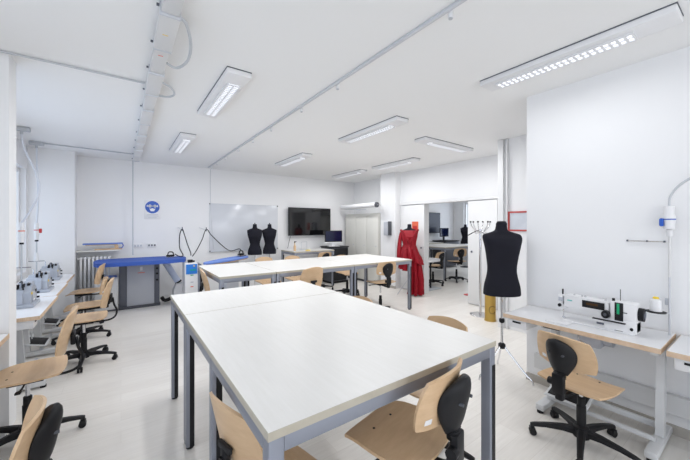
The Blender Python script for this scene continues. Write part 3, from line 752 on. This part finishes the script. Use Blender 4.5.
M(BLACK).tube([(-.11, .05, .10), (-.24, .06, .06), (-.30, .04, .13)], .035, 10, 3).build('motor_hose', t)
t = thing('steam_boiler', 'white steam boiler with blue control panel left of the far table row', 'steam boiler', (1.10, 6.55, 0)); t.scale = (1, 1, .93)
M(WPLAS).b2((-.14, -.16, .08), (.075, .16, .90), .006).build('housing', t)
M(GREYD).b2((.076, -.15, .08), (.14, .16, .87), .004).build('side_column', t)
bp = M(BLUEP).b2((-.125, -.166, .685), (.065, -.161, .88)).build('control_panel', t)
M(YEL).cyl((.01, -.1665, .845), (.01, -.170, .845), .014, 10).build('indicator', bp); M(GREEN).b2((-.06, -.169, .755), (.04, -.1665, .775)).build('green_display', bp)
for z, m_ in ((.67, GREEN), (.53, GREYP), (.44, ORANGE)): M(m_).b2((-.05, -.164, z - .018), (.0, -.161, z)).build('label', t)
M(BLACK).cyl((-.03, 0, .90), (-.03, 0, .955), .045, 14).cyl((.03, .05, .90), (.03, .05, .93), .03, 12).build('valve', t)
for x in (-.11, .11): M(BLACK).cyl((x, -.1, 0), (x, -.1, .08), .02, 10).build('foot', t)
M(BLACK).cyl((-.11, .1, 0), (-.11, .1, .08), .02, 10).build('foot', t); M(BLACK).cyl((.11, .1, 0), (.11, .1, .08), .02, 10).build('foot', t)
# cable arms above
def cable_arm(label, x, y, ztop, curves):
    t = thing('iron_cable', label, 'cable', (x, y, 0))
    M(STEELL).cyl((0, 0, ztop - .03), (0, 7.598 - y, ztop + .02), .006, 8).build('wall_arm', t)
    c = M(BLACK)
    for cv in curves: c.tube([(a - x, b - y, z) for a, b, z in cv], .009, 8, 6)
    c.build('cable', t); M(GREYD).cyl((0, 0, ztop - .05), (0, 0, ztop + .03), .009, 8).build('hook', t)
cable_arm('black iron cable hanging in a narrow loop above the blue ironing table', 1.00, 7.0, 1.48,
          [[(.86, 6.93, .98), (.94, 6.95, .93), (1.00, 6.9, .95), (.95, 6.98, 1.1), (.955, 7, 1.35), (1.0, 7, 1.47), (1.04, 7, 1.35), (1.09, 6.95, 1.15), (1.12, 6.8, 1.0), (1.09, 6.6, .97)]])
cable_arm('black cable slung from a peak between the boiler and the second ironing board', 1.43, 6.9, 1.47,
          [[(1.12, 6.6, .95), (1.22, 6.75, 1.05), (1.34, 6.86, 1.25), (1.43, 6.9, 1.46), (1.52, 6.86, 1.34), (1.72, 6.8, 1.12), (1.86, 6.7, 1.01), (2.0, 6.6, 1.05), (2.02, 6.52, 1.03)]])
t = thing('ironing_board', 'pale blue ironing board behind the left end of the far table', 'ironing board', (1.68, 6.31, 0), .52)
def ib(a, b): return (.53 * a, .16 * b * (1 - .35 * max(0, -a)), .87 + .02 * a), (0, 0, 1)
M(BLUEL).plate(ib, .03, 16, .5).build('padded_top', t)
def ib2(a, b): return (.02 + .50 * a, .145 * b * (1 - .35 * max(0, -a)), .842 + .02 * a), (0, 0, 1)
M(BEECH).plate(ib2, .018, 12, .5).build('under_board', t)
M(GREYP).b2((-.1, -.10, .06), (.22, .10, .83), .005).build('pedestal', t); M(DARK).b2((-.2, -.14, 0), (.35, .14, .06), .005).build('base', t)
iron('steam iron on the second ironing board, left of the black busts', 2.03, 6.50, .9105, .5)

# sign, sockets, whiteboard, television
t = thing('safety_sign', 'white sign with blue mandatory symbol on the rear left wall', 'sign', (.53, 7.598, 1.865))
M(WPLAS).box((0, -.003, 0), (.29, .006, .385), .001).build('sign_plate', t)
s = M(SIGNB); s.cyl((0, -.006, .055), (0, -.0075, .055), .128, 40); so = s.build('blue_disc', t)
f = M(WPLAS)
f.cyl((-.045, -.0075, .078), (-.045, -.0085, .078), .030, 20); f.cyl((.045, -.0075, .078), (.045, -.0085, .078), .030, 20)
f.b2((-.085, -.0085, .070), (.085, -.0075, .086)); f.b2((-.10, -.0085, .06), (-.085, -.0075, .10)); f.b2((.085, -.0085, .06), (.10, -.0075, .10))
f.prism([(-.055, .03), (-.03, -.03), (.03, -.03), (.055, .03), (.035, .02), (0, .035), (-.035, .02)], 1, -.0085, -.0075); f.build('white_symbol', so)
l = M(GREYP); 
for k, w in enumerate((.20, .22, .15)): l.b2((-w / 2, -.0068, -.105 - .028 * k), (w / 2, -.006, -.095 - .028 * k))
l.build('text_lines', t)
for x, lab in ((.28, 'white wall socket left of the row above the ironing table'), (.52, 'wall socket with dark outlets above the ironing table')):
    t = thing('wall_socket', lab, 'socket', (x, 7.598, 1.13))
    M(WPLAS).box((0, -.006, 0), (.17, .012, .09), .004).build('plate', t)
    q = M(GREYD if x > .4 else GREYP)
    for k in (-1, 0, 1): q.box((k * .05, -.0128, 0), (.03, .002, .035))
    q.build('outlet', t)
t = thing('whiteboard', 'large frameless whiteboard on the back wall behind the two busts', 'whiteboard', (2.47, 7.598, 1.49))
M(WBOARD).box((0, -.008, 0), (1.66, .014, 1.10), .002).build('panel', t)
M(STEELL).b2((-.83, -.018, .55), (.83, 0, .556)).b2((-.83, -.06, -.556), (.83, 0, -.55)).build('rail', t)
for sx in (-1, 1):
    for sz in (-1, 1): M(BLACK).box((sx * .82, -.018, sz * .545), (.03, .012, .03), .003).build('corner_clip', t)
t = thing('television', 'large black flat television on the back wall', 'television', (4.21, 7.5, 1.64))
M(BLACK).box((0, 0, 0), (1.30, .05, .75), .005).build('bezel', t); M(SCREEN).box((0, -.027, .005), (1.27, .003, .715)).build('screen', t)
M(STEELL).box((0, -.022, -.377), (1.30, .012, .006)).build('lower_strip', t); M(BLACK).box((0, .06, 0), (.4, .075, .3)).build('wall_mount', t)
M(BLACK).tube([(-.55, .06, -.36), (-.60, .05, -.50), (-.66, .02, -.70)], .005, 6, 4).build('power_cable', t)
t = thing('monitor', 'monitor with dark blue screen and white foot on the black cabinet', 'monitor', (4.66, 7.02, .975), -math.radians(12))
M(BLACK).box((0, 0, .27), (.50, .03, .31), .006).build('bezel', t); M(SCRB).box((0, -.0165, .275), (.46, .002, .26)).build('screen', t)
M(WPLAS).box((0, -.01, .10), (.50, .035, .035), .006).box((0, .02, .06), (.10, .03, .12), .006).box((0, 0, .008), (.30, .18, .014), .005).build('stand', t)
t = thing('media_cabinet', 'black cabinet beneath the monitor at the back wall right', 'cabinet', (4.72, 7.10, 0))
M(DARK).b2((-.26, -.25, .06), (.30, .25, .95), .004).build('body', t); M(BLACK).b2((-.28, -.27, .95), (.32, .27, .974), .003).build('top', t); M(BLACK).b2((-.25, -.262, .08), (.29, -.251, .93), .002).build('door', t)
M(BLACK).b2((-.22, -.22, 0), (.26, .22, .06)).build('plinth', t)
t = thing('bottle', 'slim brown bottle standing on the table under the television', 'bottle', (3.42, 6.85, .9205))
M(BEECH).lathe([(.03, 0), (.032, .11), (.014, .15), (.012, .20)], (0, 0, 0), 16).build('body', t); M(BLACK).lathe([(.015, .2), (.015, .235)], (0, 0, 0), 12).box((.02, 0, .225), (.05, .015, .012), .003).build('spray_head', t)
tag(M(YEL).box((3.72, 6.74, .932), (.11, .06, .022), .004).build('sponge'), 'yellow sponge on the table under the television', 'sponge')
t = thing('clear_stand', 'thin clear holder on the table beneath the television', 'stand', (3.78, 7.05, .9205))
M(PIPE).box((0, 0, .005), (.20, .10, .01), .002).cyl((-.08, 0, .01), (-.08, 0, .20), .006, 8).cyl((.08, 0, .01), (.08, 0, .20), .006, 8).cyl((-.08, 0, .2), (.08, 0, .2), .006, 8).build('wire', t)

# projection screen, cabinet, dispenser
t = thing('projection_screen', 'rolled up white projection screen high in front of the cream wardrobe', 'projection screen', (5.22, 6.68, 2.06))
M(WPLAS).cyl((0, -.76, 0), (0, .74, 0), .065, 20).build('roll', t); M(DARK).cyl((0, -.795, 0), (0, -.76, 0), .068, 20).build('end_cap', t)
M(CHROME).tube([(0, -.80, 0), (.10, -.76, .02), (.20, -.70, -.02)], .010, 8, 3).build('cord_arm', t)
for y in (.35, .60): M(STEELL).bar((0, y, -.06), (.58, y, -.06), .02, .02).build('bracket', t)
t = thing('wardrobe', 'tall cream wardrobe with plain doors beside the square column', 'wardrobe', (5.60, 6.75, 0))
M(CREAM).b2((-.20, -.72, .06), (.19, .72, 1.86), .004).build('body', t); M(DARK).b2((-.18, -.72, 0), (.19, .72, .06)).build('plinth', t)
for k in range(3):
    d = M(CREAM).b2((-.222, -.715 + .48 * k, .08), (-.203, -.245 + .48 * k, 1.80), .003).build('door', t)
    M(GREYP).cyl((-.222, -.64 + .48 * k, 1.0), (-.24, -.64 + .48 * k, 1.0), .010, 10).build('knob', d)
t = thing('dispenser', 'white and dark wall dispenser on the square column', 'dispenser', (5.419, 5.63, 1.46))
M(GREYP).b2((-.10, -.02, -.17), (0, .13, .17), .012).build('front_cover', t); M(DARK).b2((-.10, -.055, -.165), (0, -.0205, .18), .006).build('side_panel', t)
tag(M(ORANGE).box((5.552, 4.94, 1.50), (.004, .19, .26)).use(REDP).box((5.5495, 4.94, 1.47), (.001, .12, .12)).build('poster'), 'orange red notice on the door leaf behind the dress', 'poster')
# framed print
t = thing('framed_print', 'glazed print in a red frame on the alcove wall behind the bust', 'picture', (4.70, 2.10, 1.605))
f = M(REDF); f.b2((-.02, -.26, .122), (-.001, .26, .145)); f.b2((-.02, -.26, -.145), (-.001, .26, -.122)); f.b2((-.02, -.26, -.122), (-.001, -.237, .122)); f.b2((-.02, .237, -.122), (-.001, .26, .122)); f.build('frame', t, smooth=False)
M(PAPER).b2((-.010, -.237, -.122), (-.001, .237, .122)).build('print', t)
# coat stand
t = thing('coat_stand', 'chrome coat stand with spread hooks behind the black bust', 'coat stand', (5.02, 3.00, 0))
M(CHROME).lathe([(.17, 0), (.17, .012), (.15, .018), (.03, .022)], (0, 0, 0), 28).build('base', t); M(CHROME).cyl((0, 0, .02), (0, 0, 1.48), .022, 14).build('pole', t)
for k in range(6):
    a = PI * k / 3 + .3; c, s = math.cos(a), math.sin(a)
    h = M(CHROME).tube([(.02 * c, .02 * s, 1.42), (.08 * c, .08 * s, 1.45), (.14 * c, .14 * s, 1.53), (.16 * c, .16 * s, 1.60)], .008, 8, 4).tube([(.02 * c, .02 * s, 1.44), (.07 * c, .07 * s, 1.40), (.11 * c, .11 * s, 1.43)], .006, 8, 3).build('hook', t)
    M(BLACK).lathe([(.010, 1.590), (.017, 1.603), (.010, 1.618)], (.16 * c, .16 * s, 0), 10).build('hook_tip', h)
M(BLACK).tube([(.0, .0, 1.46), (-.05, .06, 1.44), (-.12, .16, 1.37)], .008, 8, 3).build('side_arm', t)
t = thing('umbrella_stand', 'gold embossed umbrella stand on the floor behind the bust', 'umbrella stand', (4.87, 2.74, 0), .3)
M(GOLD).lathe([(.088, 0), (.09, .01), (.082, .03), (.082, .47), (.09, .49), (.09, .50), (.078, .50), (.076, .04)], (0, 0, 0), 28).build('body', t)
ring = []
for k in range(24):
    a = math.radians(-60 + 300 * k / 23) ; ring.append((-.002 + .0, 0, 0))
q = M(mat('dark_bronze', (.14, .09, .03), .4, .6)); pts = []
for k in range(22):
    a = math.radians(40 + 290 * k / 21); ty = .05 * math.cos(a); z = .19 + .06 * math.sin(a); b_ = ty / .084 + math.radians(215)
    pts.append((.084 * math.cos(b_), .084 * math.sin(b_), z))
q.tube(pts, .005, 6); q.build('ring_ornament', t)

# ------------------------------------------------------------------ next room through the doorway
cutting_table('long_table', 'white table standing in the next room, seen through the doorway', 7.35, 9.0, 5.45, 6.7, group=None)
cutting_table('side_table', 'small white table at the far wall of the next room', 8.0, 9.35, 7.0, 7.55)
t = thing('ironing_surface', 'white rounded ironing surface on a thin leg beyond the door jamb', 'ironing board', (5.99, 4.93, 0))
def isf(a, b): return (.28 * a, .22 * b, .71 + .0 * a), (0, 0, 1)
M(WPLAS).plate(isf, .06, 12, .6).build('top', t); M(BLACK).cyl((.10, 0, .68), (.10, 0, .03), .02, 10).build('leg', t); M(STEELL).box((.1, 0, .016), (.45, .30, .03), .01).build('base', t)
M(BLACK).cyl((.2, .05, .68), (.2, .05, .62), .03, 10).build('fitting', t)
t = thing('television', 'wall television in the next room seen through the doorway', 'television', (9.12, 7.5, 1.63))
M(BLACK).box((0, 0, 0), (1.36, .05, .76), .005).build('bezel', t); M(mat('dim_screen', (.008, .012, .03), .3)).box((0, -.027, 0), (1.33, .003, .73)).build('screen', t); M(BLACK).box((0, .06, 0), (.4, .07, .3)).build('wall_mount', t)
t = thing('media_cabinet', 'black cabinet in the next room under its monitor', 'cabinet', (9.90, 7.25, 0))
M(DARK).b2((-.42, -.25, .05), (.36, .30, .95), .004).build('body', t); M(BLACK).b2((-.44, -.27, .95), (.38, .32, .98)).build('top', t)
t = thing('monitor', 'small monitor on the black cabinet in the next room', 'monitor', (9.66, 7.2, .981))
M(BLACK).box((0, 0, .30), (.50, .03, .32), .006).box((0, .02, .08), (.08, .03, .15)).box((0, 0, .008), (.26, .18, .015), .004).build('stand', t); M(SCRB).box((0, -.0165, .30), (.46, .002, .27)).build('screen', t)
t = thing('tailor_bust', 'dark bust by the window of the next room', 'tailor bust', (10.3, 6.75, 0), -math.radians(60))
M(FAB).rings(torso(smoothprof(FEM, 2), 20)).build('torso', t); M(CHROME).cyl((0, 0, .859), (0, 0, .05), .012, 8).build('stand_pole', t); M(BLACK).lathe([(.18, 0), (.18, .012), (.03, .05)], (0, 0, 0), 20).build('stand_base', t)
tag(M(REDP).lathe([(.09, 0), (.10, .008), (.06, .02), (.01, .024)], (6.25, 4.02, 0), 20).build('floor_marker'), 'small red disc on the floor inside the doorway', 'marker')
